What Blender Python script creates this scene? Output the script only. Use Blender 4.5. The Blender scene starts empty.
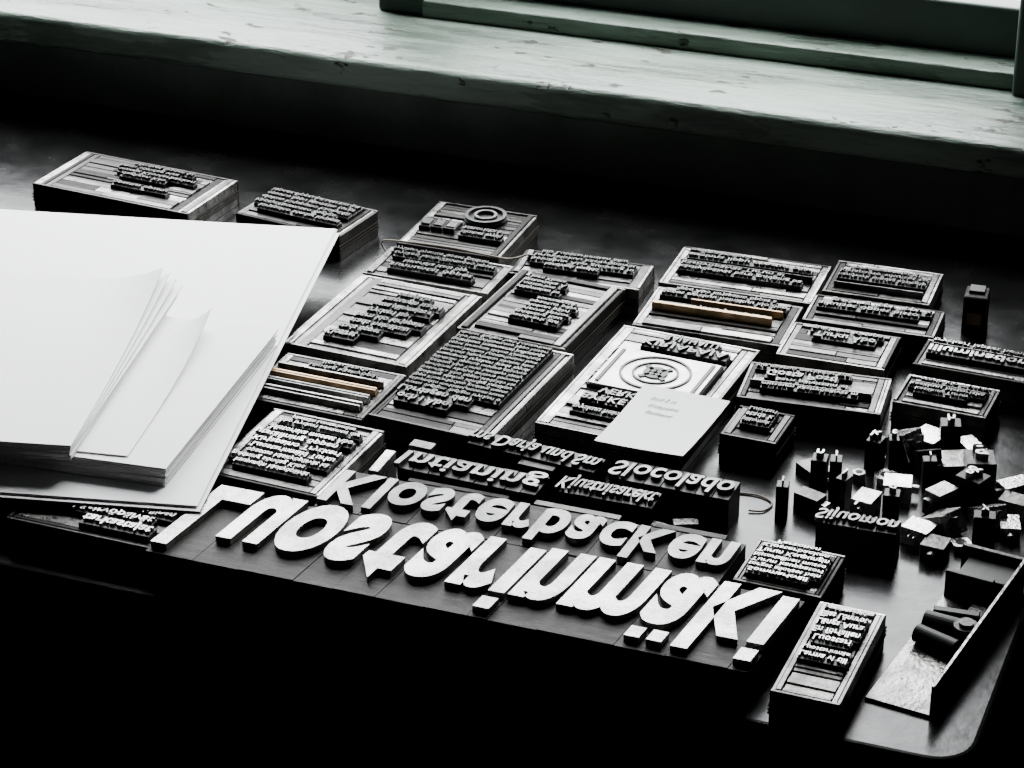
import bpy, math, random
from mathutils import Vector, Matrix
random.seed(7)
SC=bpy.context.scene
M=.001
# ---------------- materials ----------------
def mat(name,col,rough=.5,metal=0.0,spec=.5,noise=0.0,nscale=60,bump=0.0,bscale=200,rvar=0.0,stretch=None,island=0.0,grime=0.0):
    m=bpy.data.materials.new(name); m.use_nodes=True; nt=m.node_tree; b=nt.nodes['Principled BSDF']
    b.inputs['Base Color'].default_value=(*col,1); b.inputs['Roughness'].default_value=rough
    b.inputs['Metallic'].default_value=metal; b.inputs['Specular IOR Level'].default_value=spec
    tc=nt.nodes.new('ShaderNodeTexCoord'); mp=nt.nodes.new('ShaderNodeMapping'); nt.links.new(tc.outputs['Object'],mp.inputs[0])
    if stretch: mp.inputs['Scale'].default_value=stretch
    if noise or rvar:
        n=nt.nodes.new('ShaderNodeTexNoise'); n.inputs['Scale'].default_value=nscale; n.inputs['Detail'].default_value=6; n.inputs['Roughness'].default_value=.65
        nt.links.new(mp.outputs[0],n.inputs['Vector'])
        if noise:
            r=nt.nodes.new('ShaderNodeMapRange'); r.inputs[1].default_value=.3; r.inputs[2].default_value=.7
            r.inputs[3].default_value=1-noise; r.inputs[4].default_value=1+noise
            nt.links.new(n.outputs[0],r.inputs[0]); cur=r.outputs[0]
            if island:
                g=nt.nodes.new('ShaderNodeNewGeometry'); r3=nt.nodes.new('ShaderNodeMapRange'); r3.inputs[3].default_value=1-island; r3.inputs[4].default_value=1+island
                nt.links.new(g.outputs['Random Per Island'],r3.inputs[0]); mu=nt.nodes.new('ShaderNodeMath'); mu.operation='MULTIPLY'
                nt.links.new(cur,mu.inputs[0]); nt.links.new(r3.outputs[0],mu.inputs[1]); cur=mu.outputs[0]
            if grime:
                n4=nt.nodes.new('ShaderNodeTexNoise'); n4.inputs['Scale'].default_value=nscale*.35; n4.inputs['Detail'].default_value=8; n4.inputs['Roughness'].default_value=.7
                nt.links.new(tc.outputs['Object'],n4.inputs['Vector'])
                r4=nt.nodes.new('ShaderNodeMapRange'); r4.inputs[1].default_value=.42; r4.inputs[2].default_value=.58; r4.inputs[3].default_value=1-grime; r4.inputs[4].default_value=1
                nt.links.new(n4.outputs[0],r4.inputs[0]); mu=nt.nodes.new('ShaderNodeMath'); mu.operation='MULTIPLY'
                nt.links.new(cur,mu.inputs[0]); nt.links.new(r4.outputs[0],mu.inputs[1]); cur=mu.outputs[0]
            v=nt.nodes.new('ShaderNodeVectorMath'); v.operation='SCALE'; v.inputs[0].default_value=col
            nt.links.new(cur,v.inputs['Scale']); nt.links.new(v.outputs[0],b.inputs['Base Color'])
        if rvar:
            r2=nt.nodes.new('ShaderNodeMapRange'); r2.inputs[1].default_value=.3; r2.inputs[2].default_value=.7
            r2.inputs[3].default_value=rough-rvar; r2.inputs[4].default_value=rough+rvar
            nt.links.new(n.outputs[0],r2.inputs[0]); nt.links.new(r2.outputs[0],b.inputs['Roughness'])
    if bump:
        n2=nt.nodes.new('ShaderNodeTexNoise'); n2.inputs['Scale'].default_value=bscale; n2.inputs['Detail'].default_value=4
        nt.links.new(mp.outputs[0],n2.inputs['Vector'])
        bp=nt.nodes.new('ShaderNodeBump'); bp.inputs['Strength'].default_value=bump; bp.inputs['Distance'].default_value=.001
        nt.links.new(n2.outputs[0],bp.inputs['Height']); nt.links.new(bp.outputs[0],b.inputs['Normal'])
    return m
MT={}
MT['lead']=mat('spacing_metal_worn',(.095,.094,.088),.38,.9,.5,.65,90,.5,400,.16,None,.6,.7)
MT['lead_hi']=mat('spacing_metal_bright',(.26,.258,.245),.34,.9,.5,.55,90,.5,400,.16,None,.55,.7)
MT['lead_dk']=mat('spacing_metal_dark',(.024,.022,.020),.40,.8,.4,.5,90,.4,400,.1,None,.5,.5)
MT['wood']=mat('furniture_wood_black',(.009,.007,.0055),.55,0,.11,.4,80,.3,300,.1,(1,6,1))
MT['slug']=mat('type_metal_inked',(.009,.009,.0085),.42,.5,.2,.5,300,0,200,0,None,.5)
MT['face']=mat('type_face_inked',(.055,.055,.052),.33,.8,.4,.6,400,.3,500,0,None,.6)
MT['face2']=mat('type_face_clean',(.24,.24,.23),.3,.9,.5,.5,200,.3,500,.08,None,.4)
MT['big']=mat('display_type_face',(.27,.27,.258),.30,.9,.5,.35,120,.5,600,.1,None,.15,.45)
MT['kl']=mat('display_type_face_dull',(.11,.11,.106),.34,.85,.5,.45,120,.4,500,.08,None,.3,.55)
MT['shiny']=mat('sort_metal_shiny',(.5,.5,.48),.26,.95,.5,.3,150,.4,500,.08,None,.4,.3)
MT['brass']=mat('brass_rule',(.30,.20,.11),.38,.9,.5,.3,100)
MT['string']=mat('tie_string',(.03,.027,.022),.9,0,.1)
MT['string_hi']=mat('tie_string_pale',(.26,.23,.19),.9,0,.1)
MT['plate']=mat('cut_plate_bright',(.5,.5,.485),.42,.6,.5,.15,150,0,200,0,None,0,.25)
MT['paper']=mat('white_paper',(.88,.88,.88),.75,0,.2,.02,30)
MT['paper_shade']=mat('paper_edge_shaded',(.36,.355,.35),.85,0,.2,.35,900,0,1,0,(.02,.02,1))  # white paper darkened: shade on sheet edges and undersides put into the colour
MT['pencil']=mat('pencil_script',(.42,.42,.43),.9,0,.1)
KEYS=list(MT)
# ---------------- text cache ----------------
TC={}
def glyph(body,offset=0.0,res=2):
    k=(body,offset,res)
    if k in TC: return TC[k]
    cu=bpy.data.curves.new('g','FONT'); cu.body=body; cu.size=1; cu.extrude=.5; cu.offset=offset; cu.resolution_u=res
    o=bpy.data.objects.new('g',cu); SC.collection.objects.link(o)
    dg=bpy.context.evaluated_depsgraph_get(); me=o.evaluated_get(dg).to_mesh()
    v=[tuple(x.co) for x in me.vertices]; f=[tuple(p.vertices) for p in me.polygons]
    o.evaluated_get(dg).to_mesh_clear()
    bpy.data.objects.remove(o); bpy.data.curves.remove(cu)
    x0=min((a[0] for a in v),default=0); x1=max((a[0] for a in v),default=.1)
    TC[k]=(v,f,x0,x1); return TC[k]
# ---------------- mesh builder (mm) ----------------
class MB:
    def __init__(s): s.v=[]; s.f=[]; s.m=[]
    def add(s,v,f,m):
        n=len(s.v); s.v+=v; i=KEYS.index(m)
        for q in f: s.f.append(tuple(n+a for a in q)); s.m.append(i)
    def box(s,cx,cy,w,d,z0,z1,m,rot=0,ch=.35,tm=None):
        c=min(ch,w*.3,d*.3,(z1-z0)*.4); a,b=w/2,d/2
        P=[(-a,-b,z0),(a,-b,z0),(a,b,z0),(-a,b,z0),(-a,-b,z1-c),(a,-b,z1-c),(a,b,z1-c),(-a,b,z1-c),
           (-a+c,-b+c,z1),(a-c,-b+c,z1),(a-c,b-c,z1),(-a+c,b-c,z1)]
        cs,sn=math.cos(math.radians(rot)),math.sin(math.radians(rot))
        P=[(cx+x*cs-y*sn,cy+x*sn+y*cs,z) for x,y,z in P]
        side=[(3,2,1,0),(0,1,5,4),(1,2,6,5),(2,3,7,6),(3,0,4,7)]
        top=[(4,5,9,8),(5,6,10,9),(6,7,11,10),(7,4,8,11),(8,9,10,11)]
        s.add(P,side,m); n=len(s.v)-12; i=KEYS.index(tm or m)
        for q in top: s.f.append(tuple(n+a for a in q)); s.m.append(i)
    def boxM(s,mt,w,d,h,m,ch=.35,tm=None):
        k=len(s.v); s.box(0,0,w,d,0,h,m,0,ch,tm)
        for i in range(k,len(s.v)): s.v[i]=tuple(mt@Vector(s.v[i]))
    def prism(s,pts,z0,z1,m):
        n=len(pts)
        s.add([(x,y,z0) for x,y in pts]+[(x,y,z1) for x,y in pts],[tuple(range(n))[::-1],tuple(range(n,2*n))]+[(i,(i+1)%n,n+(i+1)%n,n+i) for i in range(n)],m)
    def text(s,body,x,y,sx,sy,z0,z1,m,offset=0.0,res=2,rot=0,flip=True,mt=None,shear=0.0,ymap=None):
        v,f,x0,x1=glyph(body,offset,res)
        cs,sn=math.cos(math.radians(rot)),math.sin(math.radians(rot)); o=[]
        for a,b,c in v:
            if ymap: b=ymap(b)
            lx=(a-x0)*sx-shear*b*sy; ly=(-b if flip else b)*sy
            p=(x+lx*cs-ly*sn,y+lx*sn+ly*cs,z0+(c+.5)*(z1-z0))
            if mt is not None: p=tuple(mt@Vector(p))
            o.append(p)
        s.add(o,[tuple(reversed(q)) for q in f] if flip else f,m)
        return (x1-x0)*sx
    def tube(s,pts,r,m,n=6):
        pts=[Vector(p) for p in pts]; V=[];Fc=[]
        for i,p in enumerate(pts):
            t=(pts[min(i+1,len(pts)-1)]-pts[max(i-1,0)]).normalized()
            a=t.orthogonal().normalized() if abs(t.z)>.95 else t.cross(Vector((0,0,1))).normalized(); b=t.cross(a)
            for j in range(n):
                g=2*math.pi*j/n; V.append(tuple(p+a*math.cos(g)*r+b*math.sin(g)*r))
        for i in range(len(pts)-1):
            for j in range(n):
                Fc.append((i*n+j,i*n+(j+1)%n,(i+1)*n+(j+1)%n,(i+1)*n+j))
        s.add(V,Fc,m)
    def cyl(s,p0,p1,r,m,n=20,r1=None):
        p0=Vector(p0);p1=Vector(p1);t=(p1-p0).normalized();a=t.orthogonal().normalized();b=t.cross(a);r1=r if r1 is None else r1
        V=[];
        for p,q in((p0,r),(p1,r1)):
            for j in range(n):
                g=2*math.pi*j/n; V.append(tuple(p+a*math.cos(g)*q+b*math.sin(g)*q))
        Fc=[(j,(j+1)%n,n+(j+1)%n,n+j) for j in range(n)]+[tuple(range(n))[::-1],tuple(range(n,2*n))]
        s.add(V,Fc,m)
    def ring(s,cx,cy,r0,r1,z0,z1,m,n=48):
        V=[];Fc=[]
        for j in range(n):
            g=2*math.pi*j/n;c,q=math.cos(g),math.sin(g)
            V+=[(cx+r0*c,cy+r0*q,z0),(cx+r1*c,cy+r1*q,z0),(cx+r1*c,cy+r1*q,z1),(cx+r0*c,cy+r0*q,z1)]
        for j in range(n):
            k=4*j;l=4*((j+1)%n)
            Fc+=[(k+1,l+1,l+2,k+2),(k+2,l+2,l+3,k+3),(k+3,l+3,l,k)]
        s.add(V,Fc,m)
    def obj(s,name,loc=(0,0,0),rot=0,smooth=False):
        me=bpy.data.meshes.new(name); me.from_pydata([(a*M,b*M,c*M) for a,b,c in s.v],[],s.f)
        used=sorted(set(s.m)); rm={u:i for i,u in enumerate(used)}
        for u in used: me.materials.append(MT[KEYS[u]])
        me.polygons.foreach_set('material_index',[rm[i] for i in s.m]); me.update()
        if smooth: me.polygons.foreach_set('use_smooth',[True]*len(me.polygons))
        o=bpy.data.objects.new(name,me); SC.collection.objects.link(o)
        o.location=(loc[0]*M,loc[1]*M,loc[2]*M); o.rotation_euler=(0,0,math.radians(rot)); return o
WORDS="Luostarinmäen käsityöläismuseo Turun kaupungin Åbo stads historiska museum Klosterbacken handverk avoinna kesäkuu päivittäin klo lippu pääsymaksu öppet dagligen vuxna barn aikuiset lapset kirjapaino tryckeri julkaisuja opastus guidning sunnuntai söndag maanantai heinäkuu elokuu syyskuu torget markkinat käsityöpäivät".split()
def phrase(n):
    s=''
    while len(s)<n: s+=random.choice(WORDS)+' '
    return s[:n].strip()
def rnd(a,b): return random.uniform(a,b)
def pickstrip(tone):
    r=random.random()
    if r<tone*.45: return 'lead_hi'
    if r<tone: return 'lead'
    if r<tone+(1-tone)*.5: return 'lead_dk'
    return 'wood'
def strips_x(b,x0,x1,y0,y1,tone,wmin=3,wmax=7,z=19):
    y=y0
    while y<y1-.8:
        h=min(rnd(wmin,wmax),y1-y)
        if y1-y-h<1.5: h=y1-y
        x=x0
        while x<x1-1:
            L=rnd(25,90); L=min(L,x1-x)
            if x1-x-L<8: L=x1-x
            b.box(x+L/2,y+h/2,L-.25,h-.3,8,z+rnd(-1.6,.6),pickstrip(tone)); x+=L
        y+=h
def strips_y(b,x0,x1,y0,y1,tone,wmin=3,wmax=6,z=19):
    x=x0
    while x<x1-.8:
        h=min(rnd(wmin,wmax),x1-x)
        if x1-x-h<1.5: h=x1-x
        b.box(x+h/2,(y0+y1)/2,h-.3,y1-y0-.3,8,z+rnd(-1.6,.6),pickstrip(tone)); x+=h
def form(cx,cy,w,d,rot,lines,ml=6,mr=6,mf=6,mb=6,tone=.6,name='letterpress_type_form',extra=None,facem='face',tie=True):
    """lines from far to near : (text|int|'='rule|'-'furniture, height, x0, x1[,offset])"""
    b=MB(); b.box(0,0,w-.6,d-.6,0,15,'wood',ch=.4)
    a,e=w/2,d/2
    for sx in(-1,1): b.box(sx*(a-1),0,2,d-4,.3,18.6+rnd(-.5,.5),pickstrip(tone))
    for sy in(-1,1): b.box(0,sy*(e-1),w,2,.3,18.6+rnd(-.5,.5),pickstrip(tone))
    X0,X1,Y0,Y1=-a+2,a-2,-e+2,e-2
    ix0,ix1=X0+ml,X1-mr
    if ml>.5: strips_y(b,X0,ix0,Y0,Y1,tone)
    if mr>.5: strips_y(b,ix1,X1,Y0,Y1,tone)
    if mb>.5: strips_x(b,ix0,ix1,Y1-mb,Y1,tone)
    if mf>.5: strips_x(b,ix0,ix1,Y0,Y0+mf,tone)
    y=Y1-mb; tot=sum(l[1] for l in lines); sc=(Y1-mb-Y0-mf)/tot; iw=ix1-ix0
    for l in lines:
        t,h,f0,f1=l[:4]; off=l[4] if len(l)>4 else 0.0; h=h*sc; yc=y-h/2; y-=h
        xa,xb=ix0+f0*iw,ix0+f1*iw
        if t=='-': strips_x(b,xa,xb,yc-h/2,yc+h/2,tone,2.5,6)
        elif t=='=':
            b.box((xa+xb)/2,yc,xb-xa,h*.35,10,23,'lead_hi' if off==0 else 'brass',ch=.25)
            b.box((xa+xb)/2,yc,xb-xa,h*.95,8,18.5,'lead_dk')
        else:
            s=h*.98; aw=xb-xa
            if isinstance(t,int): t=phrase(t)
            g=glyph(t,off); nat=(g[3]-g[2])*s; k=min(1.0,(aw-1)/nat) if nat>0 else 1
            tw=nat*k
            if k>=1: k=min(1.25,(aw-1)/nat); tw=nat*k
            xs=xa+(aw-tw)/2
            b.box(xs+tw/2,yc,tw+1.2,h*.94,8,21.6,'slug',ch=.25)
            b.text(t,xs,yc+s*.30,s*k,s,21.6,23.5,facem,off)
            if xs-xa>2: b.box((xa+xs-.6)/2,yc,xs-.6-xa-.2,h*.94,8,19+rnd(-.8,.3),pickstrip(tone))
            if xb-(xs+tw)>2: b.box((xb+xs+tw+.6)/2,yc,xb-xs-tw-.8,h*.94,8,19+rnd(-.8,.3),pickstrip(tone))
        if f0>.03: b.box((ix0+xa)/2,yc,xa-ix0-.3,h-.2,8,19+rnd(-1,.3),pickstrip(tone))
        if f1<.97: b.box((ix1+xb)/2,yc,ix1-xb-.3,h-.2,8,19+rnd(-1,.3),pickstrip(tone))
    if tie:
        for z in (6,8.2,10.5):
            q=.35; A,E=a+q,e+q
            b.tube([(-A,-E,z),(A,-E,z+.3),(A,E,z),(-A,E,z-.3),(-A,-E,z)],.55,'string')
    if extra: extra(b)
    return b.obj(name,(cx,cy,0),rot)
# ---------------- forms ----------------
B=.012
form(-348,167,128,68,-5,[(18,5,.32,.95),(15,5,.25,.85),(20,5,.3,1),(12,5,.35,.8),('-',8,0,1),(14,5,.4,.9)],12,14,14,10,.35)
form(-212,161,84,50,-8,[(26,5,0,1),(30,5,0,1),(28,5,0,1),(24,5,0,.9),(26,5,.1,1)],3,5,6,6,.3)
def exC(b):
    b.cyl((6,18,8),(6,18,21),15,'slug',36); b.ring(6,18,12,14.4,21,23.4,'face'); b.ring(6,18,6,8,21,23.4,'face')
    for i in range(3): b.box(-27+9*i,-6,8,13,8,22+.4*i,'slug'); b.box(-27+9*i,-6,6,9,22,23.5,'face',ch=.2)
    for i in range(3): b.box(-27+9*i,2.3,8,2.5,8,22.6,'lead_hi')
form(-97,172,73,76,0,[('-',30,0,1),(12,6,.5,.95,B),(14,6,.5,1,B),('-',10,0,1)],4,4,6,4,.35,extra=exC)
form(-91,104,88,46,-1,[(30,5,.0,.9),(32,5,.05,1),('-',3,0,1),(20,5.5,.2,.8,B),(16,5.5,.1,.9,B)],4,4,5,5,.7)
form(-95,22,86,112,-3,[('-',8,0,1),(14,6,.4,.8,B),(17,6,.3,1,B),(18,6,.25,.95,B),(12,6,.25,.75,B),(18,6,.2,1,B),(15,6,.2,.9,B),(12,6,.15,.65,B),('Klostret',7,.1,.45,.02)],14,9,12,9,.9)
def exF(b):
    for y,m in ((10,'lead_hi'),(1,'brass'),(-9,'lead_hi'),(-19,'lead_hi')): b.box(0,y,70,1.8,10,23.4,m,ch=.3)
form(-92,-76,80,63,-2,[(12,4.5,.35,.8),(16,4.5,.25,.9),('=',3,0,1),('-',5,0,1),('=',3,0,1,1),('-',5,0,1),('=',2.5,0,1),('-',6,0,1),('=',3,0,1)],3,3,5,6,.6,extra=exF)
form(-73,-157,72,84,-3,[(24,5,.2,.9),(26,5,.1,1),('-',3,0,1),('Historiska museet Åbo',7,.1,1,B),('utställning öppen',7,0,.9,B),('Kirjapaino Tryckeri',7,.05,1,B),('Luostarinmäki Turku',7,.1,1,B),(24,6,.1,1),(20,6,0,.8),(24,6,.1,.9)],5,4,8,8,.6,facem='face2')
form(-141,-263,94,38,-1,[('Turun kaupungin historiallinen',6,0,1,B),('museo käsityöpäivät',6,0,.9,B),('tarkastajat',7,.45,.95,.02)],2,3,3,3,.4,facem='face2')
form(-7,73,74,98,-4,[('-',6,0,1),(11,5,.1,.55,B),(12,5,.05,.6,B),(10,5,.05,.5,B),(13,5,.05,.6,B),('-',5,0,1),(11,5,.4,.9,B),(12,5,.35,.95,B),(12,5,.35,.9,B),(12,5,.35,.95,B),(12,5,.3,.9,B),(12,5,.3,.9,B),('-',12,0,1)],7,7,5,5,.6)
form(-9,-42,78,124,-4,[(34,5,0,1) if i not in(2,6,11) else (30,5,0,1,B) for i in range(15)]+[('Lördagen den',9,0,.75,.02),('och i Åbo',9,.05,.6,.02),('-',8,0,1)],2,9,8,4,.75)
form(-3,138,88,40,3,[(22,5,.1,.9),(26,5,0,1),(24,5,.05,1),(15,5,.2,.7,B)],4,6,6,5,.5)
form(100,168,101,62,1.5,[('-',5,0,1),(16,5.5,.1,.5,B),(26,5.5,0,1,B),('-',4,0,1),('=',2,0,1),(22,5.5,.02,.8,B),(30,5.5,.02,.95,B),('-',8,0,1)],4,4,6,4,.7)
def exM(b):
    b.box(-3,-5.2,78,3.4,9,24.4,'brass',ch=.5)
    b.box(10,7.5,60,1.6,9,23.6,'brass',ch=.3)
form(101,102,96,60,1.5,[(28,5.5,.1,.9,B),(30,5.5,0,1,B),('-',9,0,1),('Avoinna joka päivä klo',6,0,.9,B),('-',12,0,1)],4,5,7,4,.85,extra=exM)
def exN(b):
    b.box(0,8,68,54,8,21.5,'wood'); b.box(0,8,66,52,21.5,22.6,'plate',ch=.3)
    b.ring(0,8,20.6,22,22.6,23.5,'slug'); b.ring(0,8,13,14.2,22.6,23.5,'slug')
    b.ring(0,8,4,7.5,22.6,23.5,'slug')
    b.box(0,8,3,22,22.6,23.5,'slug',rot=45,ch=.1); b.box(0,8,3,22,22.6,23.5,'slug',rot=-45,ch=.1)
    for sx in(-1,1): b.box(sx*29,8,2.2,46,22.6,23.5,'slug',ch=.1)
form(91,-6,90,142,-3,[('-',3,0,1),('RAJAHALLI',9,.35,.85,.015),('KIRJAPAJA',9,.2,.98,.015),('-',56,0,1),('VERKTYG',9,.2,.8,.015),('BYRKE',9,.1,.5,.015),('-',6,0,1),(14,7,.1,.6,B),('-',8,0,1)],6,9,5,4,1.0,extra=exN)
form(187,187,70,50,2,[('-',6,0,1),(18,5,.1,.9,B),(22,5,0,1),(24,5,0,1),('-',5,0,1),('=',2,0,1)],4,4,5,4,.65)
form(193,137,84,40,2,[('-',4,0,1),(22,5,.1,1,B),(20,5,0,.9,B),('-',6,0,1)],4,4,4,4,.7)
form(183,87,68,48,1,[('-',4,0,1),(16,5,.1,1,B),('Turku Åbo',8,.2,.9,.02),('-',12,0,1)],4,4,6,4,.7)
form(184,25,86,48,5,[('-',3,0,1),(26,4.5,0,.8),('Gosta Posti',9,.1,.7,.02),(18,5,.2,.8,B),('=',2,0,1),(22,5,.1,.9,B),('-',3,0,1)],3,6,5,4,.55)
form(274,95,84,38,-2,[(26,5,0,1),('=',2,0,1),('illuminationer',9,0,1,.02),('-',6,0,1)],3,3,3,3,.6,facem='face2')
form(260,43,56,38,-2,[('-',3,0,1),(16,5,.1,1),('=',2,0,1),(18,5,0,1,B),(14,5,.1,.8),('-',4,0,1)],3,3,4,3,.35)
form(165,-32,34,38,-2,[(8,5,.1,.9),(7,6,.1,.9,B),(8,5,.1,.9),('-',4,0,1)],4,4,4,4,.3)
form(265,-253,35,90,-1,[('-',3,0,1),(12,5,.1,.9),('Elias Lönnrot',7,0,1,B),('Längs Aura',7,0,1,B),('En förfallen',7,0,1,B),('Luostari',7,.1,.9,B),('-',4,0,1),(12,5,0,1),('Larma vi till',6,0,1,B),('-',22,0,1)],3,3,3,4,.95,facem='face2')
form(225,-182,48,46,-2,[('Fersonen',6,.1,.9,B),('Klosterbacken',6,0,1,B),('Turun Kaupungin',7,0,1,B),('historiallinen museo',6,0,1,B),('Turun kauppatori',6,0,1,B),(20,6,0,1,B),('Sommarkväll',6,.0,.9,B)],2,2,3,2,.6,facem='face2')
# ---------------- display lines ----------------
def display(name,word,x0,x1,base,top,yb,yf,off,fm,zt=23.5,gap=.05,body='wood',shear=0.0,xh=None):
    XG=glyph('x',off,6); XH=max(v[1] for v in XG[0])
    L=glyph('l',off,6); lw=L[3]-L[2]
    def gm(c):
        if c=='i': return lw
        g=glyph({'ä':'a'}.get(c,c),off,6); return g[3]-g[2]
    ws=[gm(c)+gap for c in word]; kx=(x1-x0)/sum(ws)
    caph=max(v[1] for v in glyph(word[0],off,6)[0]); sy=(base-top)/caph
    tgt=(xh or XH/caph)*caph
    def ym(y): return y*tgt/XH if y<=XH else tgt+(y-XH)*(caph-tgt)/(caph-XH)
    b=MB(); x=x0
    def para(xa,xb,ya,yb2,z0,z1):
        P=[(xa-shear*ya*sy,base-ya*sy),(xa-shear*yb2*sy,base-yb2*sy),(xb-shear*yb2*sy,base-yb2*sy),(xb-shear*ya*sy,base-ya*sy)]
        b.prism(P,z0,z1,fm)
    for c,wd in zip(word,ws):
        w=wd*kx; zz=zt-4+rnd(-.3,.3); sh=shear*(yb-yf)
        xo=shear*(base-yb); P=[(x+.15-xo-sh,yf),(x+w-.15-xo-sh,yf),(x+w-.15-xo,yb),(x+.15-xo,yb)]
        b.prism(P,0,zz,body)
        if c=='i':
            g0=x+gap*kx/2; g1=g0+lw*kx
            para(g0,g1,0,tgt,zt-4,zt); para(g0,g1,tgt+.09*caph,caph,zt-4,zt)
        else:
            b.text({'ä':'a'}.get(c,c),x+gap*kx/2,base,kx,sy,zt-4,zt,fm,off,6,shear=shear,ymap=ym if c.islower() else None)
            if c=='ä':
                gg=(wd-gap)*kx; q=x+gap*kx/2
                para(q+gg*.08,q+gg*.40,tgt+.09*caph,caph*.98,zt-4,zt); para(q+gg*.55,q+gg*.87,tgt+.09*caph,caph*.98,zt-4,zt)
        x+=w
    return b.obj(name)
display('display_type_line','Luostarinmäki',-92,241,-218,-283,-213,-287,.036,'big',gap=.035,shear=.12,xh=.74)
display('display_type_line','Klosterbacken',-34,197,-176,-210,-168.5,-211.5,.03,'kl',shear=.06,xh=.72)
def scriptline(word,x,y,w,h,rot,fm='kl',off=.012,jit=0):
    b=MB(); g=glyph(word,off,4); s=h/.95; k=w/((g[3]-g[2])*s)
    n=max(3,int(w/9))
    for i in range(n): b.box((i+.5)*w/n,-h/2,w/n-.25,h,0,20.6+rnd(-.2,.2),'slug',ch=.3)
    b.text(word,0,-h*.28,s*k,s,20.6,23.5,fm,off,4,shear=.12)
    return b.obj('display_type_line',(x,y,0),rot)
scriptline('Intianing',-9,-135,84,22,-2)
scriptline('ms Darja und Sm',18,-99,80,17,-6)
scriptline('Slocolado',106,-104,70,22,-1)
scriptline('Kjustnisarekt',84,-133,55,18,0,'face')
scriptline('Sijuomon',226,-118,44,15,1,'face')
b=MB()
for (x,y,w,d,r,z,m) in [(-8,-124,14,8,-3,19,'lead'),(62,-124,22,6,-4,19,'lead_dk'),(-22,-150,6,26,0,19,'lead_hi'),(30,-164,60,4,0,18.6,'wood'),(100,-163,50,5,0,18.6,'lead_dk'),(165,-163,40,5,0,18.5,'wood'),(155,-140,14,7,25,10,'lead_hi'),(150,-153,22,6,-8,12,'lead')]:
    b.box(x,y,w,d,0,z,m,rot=r)
b.obj('spacing_furniture')
# ---------------- loose sorts ----------------
b=MB()
def sort(x,y,w,d,h,rot,kind='s',g='a',m='slug',fm='face2'):
    if kind!='s': w*=1.2; d*=1.35
    R=Matrix.Translation((x,y,0))@Matrix.Rotation(math.radians(rot),4,'Z')
    if kind=='l': R=R@Matrix.Translation((0,0,d/2))@Matrix.Rotation(math.radians(90),4,'X')@Matrix.Translation((0,0,-h/2))
    if kind=='t': R=R@Matrix.Translation((0,0,d*.35+1))@Matrix.Rotation(math.radians(62),4,'X')@Matrix.Translation((0,0,-h/2+3))
    b.boxM(R,w,d,h-4,m,.4,tm=m)
    b.boxM(R@Matrix.Translation((0,-d/2,(h-4)*.25)),w,.8,1.2,'wood',.1)
    gg=glyph(g,.015,4); k=min(w*.85/(gg[3]-gg[2]),d*1.0); ww=(gg[3]-gg[2])*k
    b.text(g,-ww/2,d*.25,k,min(d*.95,k*1.6),h-4,h-.2,fm,.015,4,mt=R)
def nut(x,y,r,h,rot,m='shiny',tilt=0):
    k=len(b.v); b.cyl((0,0,0),(0,0,h),r,m,6); b.cyl((0,0,h),(0,0,h+.2),r*.5,'wood',16)
    R=Matrix.Translation((x,y,0))@Matrix.Rotation(math.radians(rot),4,'Z')@Matrix.Rotation(math.radians(tilt),4,'X')
    for i in range(k,len(b.v)): b.v[i]=tuple(R@Vector(b.v[i]))
H='shiny'
sort(199,-101,7,8,26,10,'s','I','slug','face')
sort(210,-62,9,10,25,5,'s','n'); sort(219,-60,7,9,25,12,'s','l')
sort(206,-49,12,5,23,50,'l','r','lead')
sort(234,-27,9,10,24,-8,'s','k'); sort(243,-20,6,9,23,20,'s','t')
sort(246,-6,14,12,22,60,'t','A',H); sort(258,2,14,9,23,-20,'l','d',H)
sort(270,8,12,11,24,15,'s','h'); sort(285,2,9,8,23,40,'l','u',H)
sort(277,-18,16,8,22,-65,'l','m','lead_hi'); sort(262,-18,12,10,20,30,'t','E','slug')
sort(294,-24,17,18,22,18,'s','g','lead_dk'); sort(295,-49,16,13,23,-20,'s','&','slug')
nut(244,-40,7,5,10,H); sort(256,-54,12,8,20,100,'l','s',H)
sort(268,-38,8,7,23,20,'s','i'); sort(279,-62,9,10,20,-30,'l','b','lead_hi')
sort(308,-68,14,9,20,35,'t','R',H); sort(241,-80,10,8,20,-10,'l','p','lead_hi')
sort(257,-84,9,9,23,8,'s','q'); sort(214,-90,8,9,20,70,'l','z','lead'); sort(287,-86,14,10,20,60,'t','f','lead_hi')
sort(310,-90,12,9,23,10,'s','y'); sort(276,-102,13,8,18,-15,'l','w',H)
sort(322,-52,10,8,20,80,'l','v','lead'); sort(314,-32,9,7,22,-45,'l','c',H)
nut(300,-100,6,5,20,H,0); sort(288,-114,11,7,18,-5,'l','e','lead'); nut(229,-44,4,6,0,'lead_hi')
sort(322,-76,9,6,20,15,'l','o',H); sort(228,-78,7,8,24,-15,'s','j','slug'); sort(325,-18,10,10,24,25,'s','D','lead_dk')
b.obj('loose_type_sorts')
b=MB(); b.box(0,0,15,18,0,26,'wood',ch=.8); b.box(0,0,9,18.6,7,15,'brass',ch=.4); b.box(0,2,10,10,26,28,'slug'); b.obj('composing_quoin',(250,178,0),5)
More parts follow.
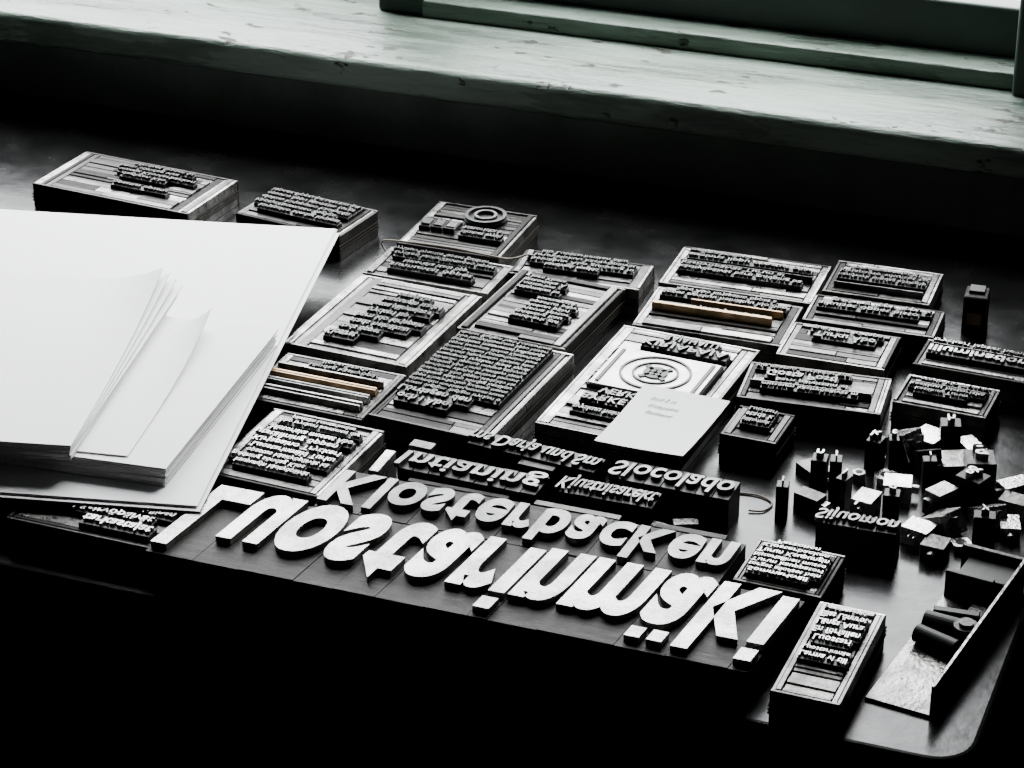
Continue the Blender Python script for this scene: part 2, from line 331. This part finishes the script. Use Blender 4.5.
# ---------------- strings ----------------
def string(pts,m,name='tie_string',r=.6):
    P=[Vector(p) for p in pts]; out=[]
    for i in range(len(P)-1):
        p0=P[max(i-1,0)];p1=P[i];p2=P[i+1];p3=P[min(i+2,len(P)-1)]
        for k in range(8):
            t=k/8; out.append(.5*((2*p1)+(p2-p0)*t+(2*p0-5*p1+4*p2-p3)*t*t+(3*p1-p0-3*p2+p3)*t**3))
    out.append(P[-1]); q=MB(); q.tube(out,r,m); return q.obj(name,smooth=True)
string([(150,-84,4),(162,-84,1),(180,-82,.8),(190,-88,.8),(188,-98,.8),(180,-101,1)],'string_hi')
string([(-140,131,12),(-142,131,20),(-120,131,22),(-90,130,23),(-62,133,20),(-50,132,21),(-40,136,24)],'string_hi')
string([(-262,150,6),(-262,128,1),(-245,122,.8),(-232,131,1),(-240,134,1)],'string_hi')
string([(54,-60,15),(50,-72,12),(44,-82,1),(52,-88,.8),(66,-86,.8),(74,-82,3)],'string_hi')
# ---------------- composing stick ----------------
b=MB(); L=138
b.box(0,L/2,34,L,0,2,'lead_hi',ch=.3); b.box(17.5,L/2,1.8,L,0,19,'lead_dk',ch=.3,tm='lead_hi')
b.box(0,L,34,3,0,19,'lead_dk',ch=.3)
b.box(-3,L*.80,26,3.5,2,18,'slug',ch=.4); b.box(6,L*.72,9,34,2,6,'lead',ch=.5)
b.box(2,L*.91,28,20,2,14,'slug',ch=.5)
b.cyl((-13,L*.52,8),(12,L*.52,8),6,'slug',24); b.cyl((-13,L*.44,7),(10,L*.40,7),5,'slug',24)
b.cyl((10,L*.5,2),(10,L*.5,14),6.5,'lead_dk',24); b.cyl((10,L*.5,14),(10,L*.5,16),4,'lead',20)
b.box(0,L*.6,24,5,2,12,'slug',rot=12,ch=.6)
b.obj('composing_stick',(303,-264,0),-8)
# ---------------- papers ----------------
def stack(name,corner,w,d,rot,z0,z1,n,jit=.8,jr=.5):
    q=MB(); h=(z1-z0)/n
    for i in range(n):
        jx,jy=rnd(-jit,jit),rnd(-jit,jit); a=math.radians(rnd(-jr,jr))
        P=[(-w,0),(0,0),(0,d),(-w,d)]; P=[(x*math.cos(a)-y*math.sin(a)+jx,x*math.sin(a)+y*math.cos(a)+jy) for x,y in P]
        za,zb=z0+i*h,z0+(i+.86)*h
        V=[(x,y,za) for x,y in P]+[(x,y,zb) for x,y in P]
        q.add(V,[(0,1,5,4),(1,2,6,5),(2,3,7,6),(3,0,4,7),(3,2,1,0)],'paper_shade'); q.add(V[4:],[(0,1,2,3)],'paper')
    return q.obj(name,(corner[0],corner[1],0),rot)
stack('large_paper_sheets',(-90,-246),420,379,12.5,24.2,26.4,3,2.4,.5)
stack('card_stack',(-116,-232),114,182,5.8,26.6,38,12,.9,.5)
stack('paper_stack',(-235,-262),150,222,13.6,26.6,38,10,.5,.2)
stack('paper_stack',(-168,-243),190,214,11.6,38.2,43,8,.6,.3)
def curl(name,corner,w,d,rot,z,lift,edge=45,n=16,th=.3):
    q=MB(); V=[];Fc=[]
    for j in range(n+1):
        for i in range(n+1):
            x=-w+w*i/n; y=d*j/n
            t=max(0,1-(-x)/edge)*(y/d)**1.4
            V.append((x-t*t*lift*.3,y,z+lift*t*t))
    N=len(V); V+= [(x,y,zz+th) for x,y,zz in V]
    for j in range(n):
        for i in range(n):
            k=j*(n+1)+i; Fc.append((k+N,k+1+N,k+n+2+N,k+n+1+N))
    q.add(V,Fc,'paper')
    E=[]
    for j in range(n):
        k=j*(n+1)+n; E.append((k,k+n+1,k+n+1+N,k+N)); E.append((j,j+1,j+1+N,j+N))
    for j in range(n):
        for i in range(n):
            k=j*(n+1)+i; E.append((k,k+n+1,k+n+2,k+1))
    n0=len(q.v)-2*N; i2=KEYS.index('paper_shade')
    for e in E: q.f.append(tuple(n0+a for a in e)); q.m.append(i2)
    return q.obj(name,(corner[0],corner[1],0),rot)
for i in range(4): curl('curled_paper_sheet',(-168,-243+i*.4),150,219-i,10.6+i*.85,43.3+i*1.0,1.5+i*2.8,50,th=.7)
curl('curled_paper_sheet',(-141,-228),60,170,9.5,38.3,11,28,th=.5)
q=MB(); V=[];Fc=[];n=12
for j in range(n+1):
    for i in range(n+1):
        x=-27+54*i/n; y=-38+76*j/n; V.append((x,y,1.2+ 5*(j/n-.4)**2+2.2*(i/n)**2*(1-j/n)))
for j in range(n):
    for i in range(n): k=j*(n+1)+i; Fc.append((k,k+1,k+n+2,k+n+1))
q.add(V,Fc,'paper')
for i,t in enumerate(['Röd 2 st','Kirjapaino','Bokband']): q.text(t,-17+i*1.5,22-8*i,4.6,5.4,1.0+ 5*((60-8*i)/76-.4)**2+.6,1.0+5*((60-8*i)/76-.4)**2+.8,'pencil',offset=-.012,flip=False,shear=-.35,rot=3-2*i)
q.obj('handwritten_paper_slip',(116,-60,23.4),-4,smooth=True)
# ---------------- architecture ----------------
def sillmat():
    m=bpy.data.materials.new('worn_sill_paint'); m.use_nodes=True; nt=m.node_tree; b=nt.nodes['Principled BSDF']
    N=nt.nodes.new; L=nt.links.new
    tc=N('ShaderNodeTexCoord'); mp=N('ShaderNodeMapping'); L(tc.outputs['Object'],mp.inputs[0]); mp.inputs['Scale'].default_value=(.55,3.2,3.2)
    mp2=N('ShaderNodeMapping'); L(tc.outputs['Object'],mp2.inputs[0]); mp2.inputs['Scale'].default_value=(1,1.8,1.8)
    def noise(s,det,v=mp,ro=.6):
        n=N('ShaderNodeTexNoise'); n.inputs['Scale'].default_value=s; n.inputs['Detail'].default_value=det; n.inputs['Roughness'].default_value=ro; L(v.outputs[0],n.inputs['Vector']); return n
    def rmp(src,a,c,x,y):
        r=N('ShaderNodeMapRange'); r.inputs[1].default_value=a; r.inputs[2].default_value=c; r.inputs[3].default_value=x; r.inputs[4].default_value=y; L(src.outputs[0],r.inputs[0]); return r
    a=noise(9,9,mp,.62); gr=noise(70,6); ch=noise(30,9,mp2,.7)
    mix=N('ShaderNodeMix'); mix.data_type='RGBA'; mix.inputs[6].default_value=(.055,.078,.060,1); mix.inputs[7].default_value=(.18,.23,.19,1); L(rmp(a,.38,.62,0,1).outputs[0],mix.inputs[0])
    mix2=N('ShaderNodeMix'); mix2.data_type='RGBA'; mix2.inputs[7].default_value=(.03,.02,.013,1); L(mix.outputs[2],mix2.inputs[6]); chm=rmp(ch,.615,.64,0,1); L(chm.outputs[0],mix2.inputs[0])
    L(mix2.outputs[2],b.inputs['Base Color'])
    rr=rmp(a,.35,.65,.16,.5)
    mx=N('ShaderNodeMath'); mx.operation='MAXIMUM'; m7=N('ShaderNodeMath'); m7.operation='MULTIPLY'; m7.inputs[1].default_value=.75; L(chm.outputs[0],m7.inputs[0]); L(rr.outputs[0],mx.inputs[0]); L(m7.outputs[0],mx.inputs[1])
    L(mx.outputs[0],b.inputs['Roughness']); b.inputs['Specular IOR Level'].default_value=.5
    b.inputs['Specular Tint'].default_value=(.88,1,.92,1)
    ad=N('ShaderNodeMath'); ad.operation='SUBTRACT'; L(rmp(gr,0,1,0,.6).outputs[0],ad.inputs[0]); L(chm.outputs[0],ad.inputs[1])
    bp=N('ShaderNodeBump'); bp.inputs['Strength'].default_value=.9; bp.inputs['Distance'].default_value=.0015; L(ad.outputs[0],bp.inputs['Height'])
    bp2=N('ShaderNodeBump'); bp2.inputs['Strength'].default_value=.9; bp2.inputs['Distance'].default_value=.007; L(a.outputs[0],bp2.inputs['Height']); L(bp.outputs[0],bp2.inputs['Normal'])
    L(bp2.outputs[0],b.inputs['Normal']); return m
paint=sillmat()
frame=mat('window_frame_paint',(.028,.046,.036),.45,0,.3,.3,12,.2,40)
fasc=mat('sill_fascia_paint',(.05,.066,.054),.5,0,.25,.5,14,.4,40)
wallm=mat('dark_wall_paint',(.02,.021,.02),.7,0,.2,.3,8,.2,60)
floorm=mat('dark_floor_boards',(.03,.025,.02),.6,0,.3,.4,6,.2,40,0,(1,8,1))
tablem=mat('black_table_lacquer',(.005,.005,.005),.24,0,.21,.4,25,.25,70,.08)
def abox(name,x0,x1,y0,y1,z0,z1,m,bev=0,seg=3):
    me=bpy.data.meshes.new(name)
    v=[(x,y,z) for z in(z0,z1) for y in(y0,y1) for x in(x0,x1)]
    me.from_pydata(v,[],[(0,2,3,1),(4,5,7,6),(0,1,5,4),(1,3,7,5),(3,2,6,7),(2,0,4,6)])
    me.materials.append(m); o=bpy.data.objects.new(name,me); SC.collection.objects.link(o)
    if bev:
        k=o.modifiers.new('b','BEVEL'); k.width=bev; k.segments=seg; k.limit_method='ANGLE'
        me.polygons.foreach_set('use_smooth',[True]*6)
        wn=o.modifiers.new('w','WEIGHTED_NORMAL'); wn.keep_sharp=True
    return o
def group(name,parts):
    e=bpy.data.objects.new(name,None); SC.collection.objects.link(e)
    for p in parts: p.parent=e
    return e
X0,X1,Y0,ZF,ZC=-1.9,1.5,-2.4,-.78,1.9
abox('floor',X0,X1,Y0,.6,ZF-.05,ZF,floorm); abox('ceiling',X0,X1,Y0,.6,ZC,ZC+.05,wallm)
abox('wall_left',X0-.05,X0,Y0,.6,ZF,ZC,wallm); abox('wall_right',X1,X1+.05,Y0,.6,ZF,ZC,wallm)
abox('wall_front',X0,X1,Y0-.05,Y0,ZF,ZC,wallm)
WX0,WX1,WZ1=-.80,.245,1.15
group('wall_back',[abox('below',X0,X1,.312,.5,ZF,.055,wallm),abox('left',X0,WX0,.40,.5,.055,ZC,wallm),
 abox('right',WX1,X1,.40,.5,.055,ZC,wallm),abox('above',WX0,WX1,.40,.5,WZ1,ZC,wallm)])
group('window_sill',[abox('board',X0+.3,X1-.5,.298,.47,.056,.080,paint,.006,4),abox('fascia',X0+.3,X1-.5,.304,.3125,.012,.0562,fasc,.002)])
fr=[abox('lower_step',-.225,WX1,.402,.435,.0795,.093,paint,.002),
 abox('sash_rail',-.225,WX1,.432,.455,.092,.130,frame,.003),
 abox('sash_rail_left',WX0,-.26,.452,.472,.0795,.122,frame,.003),
 abox('mullion',-.262,-.222,.404,.47,.0795,WZ1,frame,.003),
 abox('jamb_right',WX1-.02,WX1+.012,.392,.47,.0795,WZ1,frame,.003),
 abox('jamb_left',WX0-.01,WX0+.03,.392,.47,.0795,WZ1,frame,.003),
 abox('head',WX0,WX1,.402,.47,WZ1-.04,WZ1+.01,frame,.003),
 abox('glazing_bar',WX0,WX1,.435,.452,.62,.64,frame,.002)]
group('window_1',fr)
def roundslab(name,x0,x1,y0,y1,z0,z1,r,m,bev):
    pts=[(x0,y0)]
    for k in range(9):
        a=-math.pi/2+math.pi/2*k/8; pts.append((x1-r+r*math.cos(a),y0+r+r*math.sin(a)))
    pts+=[(x1,y1),(x0,y1)]
    n=len(pts); me=bpy.data.meshes.new(name)
    me.from_pydata([(x,y,z0) for x,y in pts]+[(x,y,z1) for x,y in pts],[],[tuple(range(n))[::-1],tuple(range(n,2*n))]+[(i,(i+1)%n,n+(i+1)%n,n+i) for i in range(n)])
    me.materials.append(m); o=bpy.data.objects.new(name,me); SC.collection.objects.link(o)
    k=o.modifiers.new('b','BEVEL'); k.width=bev; k.segments=3; k.limit_method='ANGLE'; k.angle_limit=math.radians(40); return o
tp=[roundslab('top',-1.2,.347,-.300,.303,-.028,0,.022,tablem,.003),
 abox('body',-1.17,.325,-.272,.30,-.76,-.028,tablem,.003)]
for i in range(5):
    tp.append(abox('drawer_%d'%i,-1.12,.29,-.280,-.270,-.155-.13*i,-.045-.13*i,tablem,.003))
for x in(-1.15,.26):
    for y in(-.25,.24): tp.append(abox('foot',x,x+.05,y,y+.05,ZF,-.76,tablem))
group('type_cabinet_table',tp)
# ---------------- light ----------------
w=bpy.data.worlds.new('overcast'); SC.world=w; w.use_nodes=True
bg=w.node_tree.nodes['Background']; bg.inputs[0].default_value=(.96,.98,1,1); bg.inputs[1].default_value=24
ld=bpy.data.lights.new('window_portal','AREA'); ld.shape='RECTANGLE'; ld.size=WX1-WX0; ld.size_y=WZ1-.12
ld.cycles.is_portal=True
lo=bpy.data.objects.new('window_portal',ld); SC.collection.objects.link(lo)
lo.location=((WX0+WX1)/2,.49,(WZ1+.12)/2); lo.rotation_euler=(-math.pi/2,0,0)
# ---------------- camera ----------------
F=2600.0; P=math.radians(27); T=math.radians(20.7)
cam=bpy.data.cameras.new('camera'); co=bpy.data.objects.new('camera',cam); SC.collection.objects.link(co)
cam.sensor_width=36; cam.lens=F/1024*36; co.location=(.5039,-1.3335,.7264); co.rotation_euler=(math.pi/2-P,0,T); cam.clip_start=.01
SC.camera=co
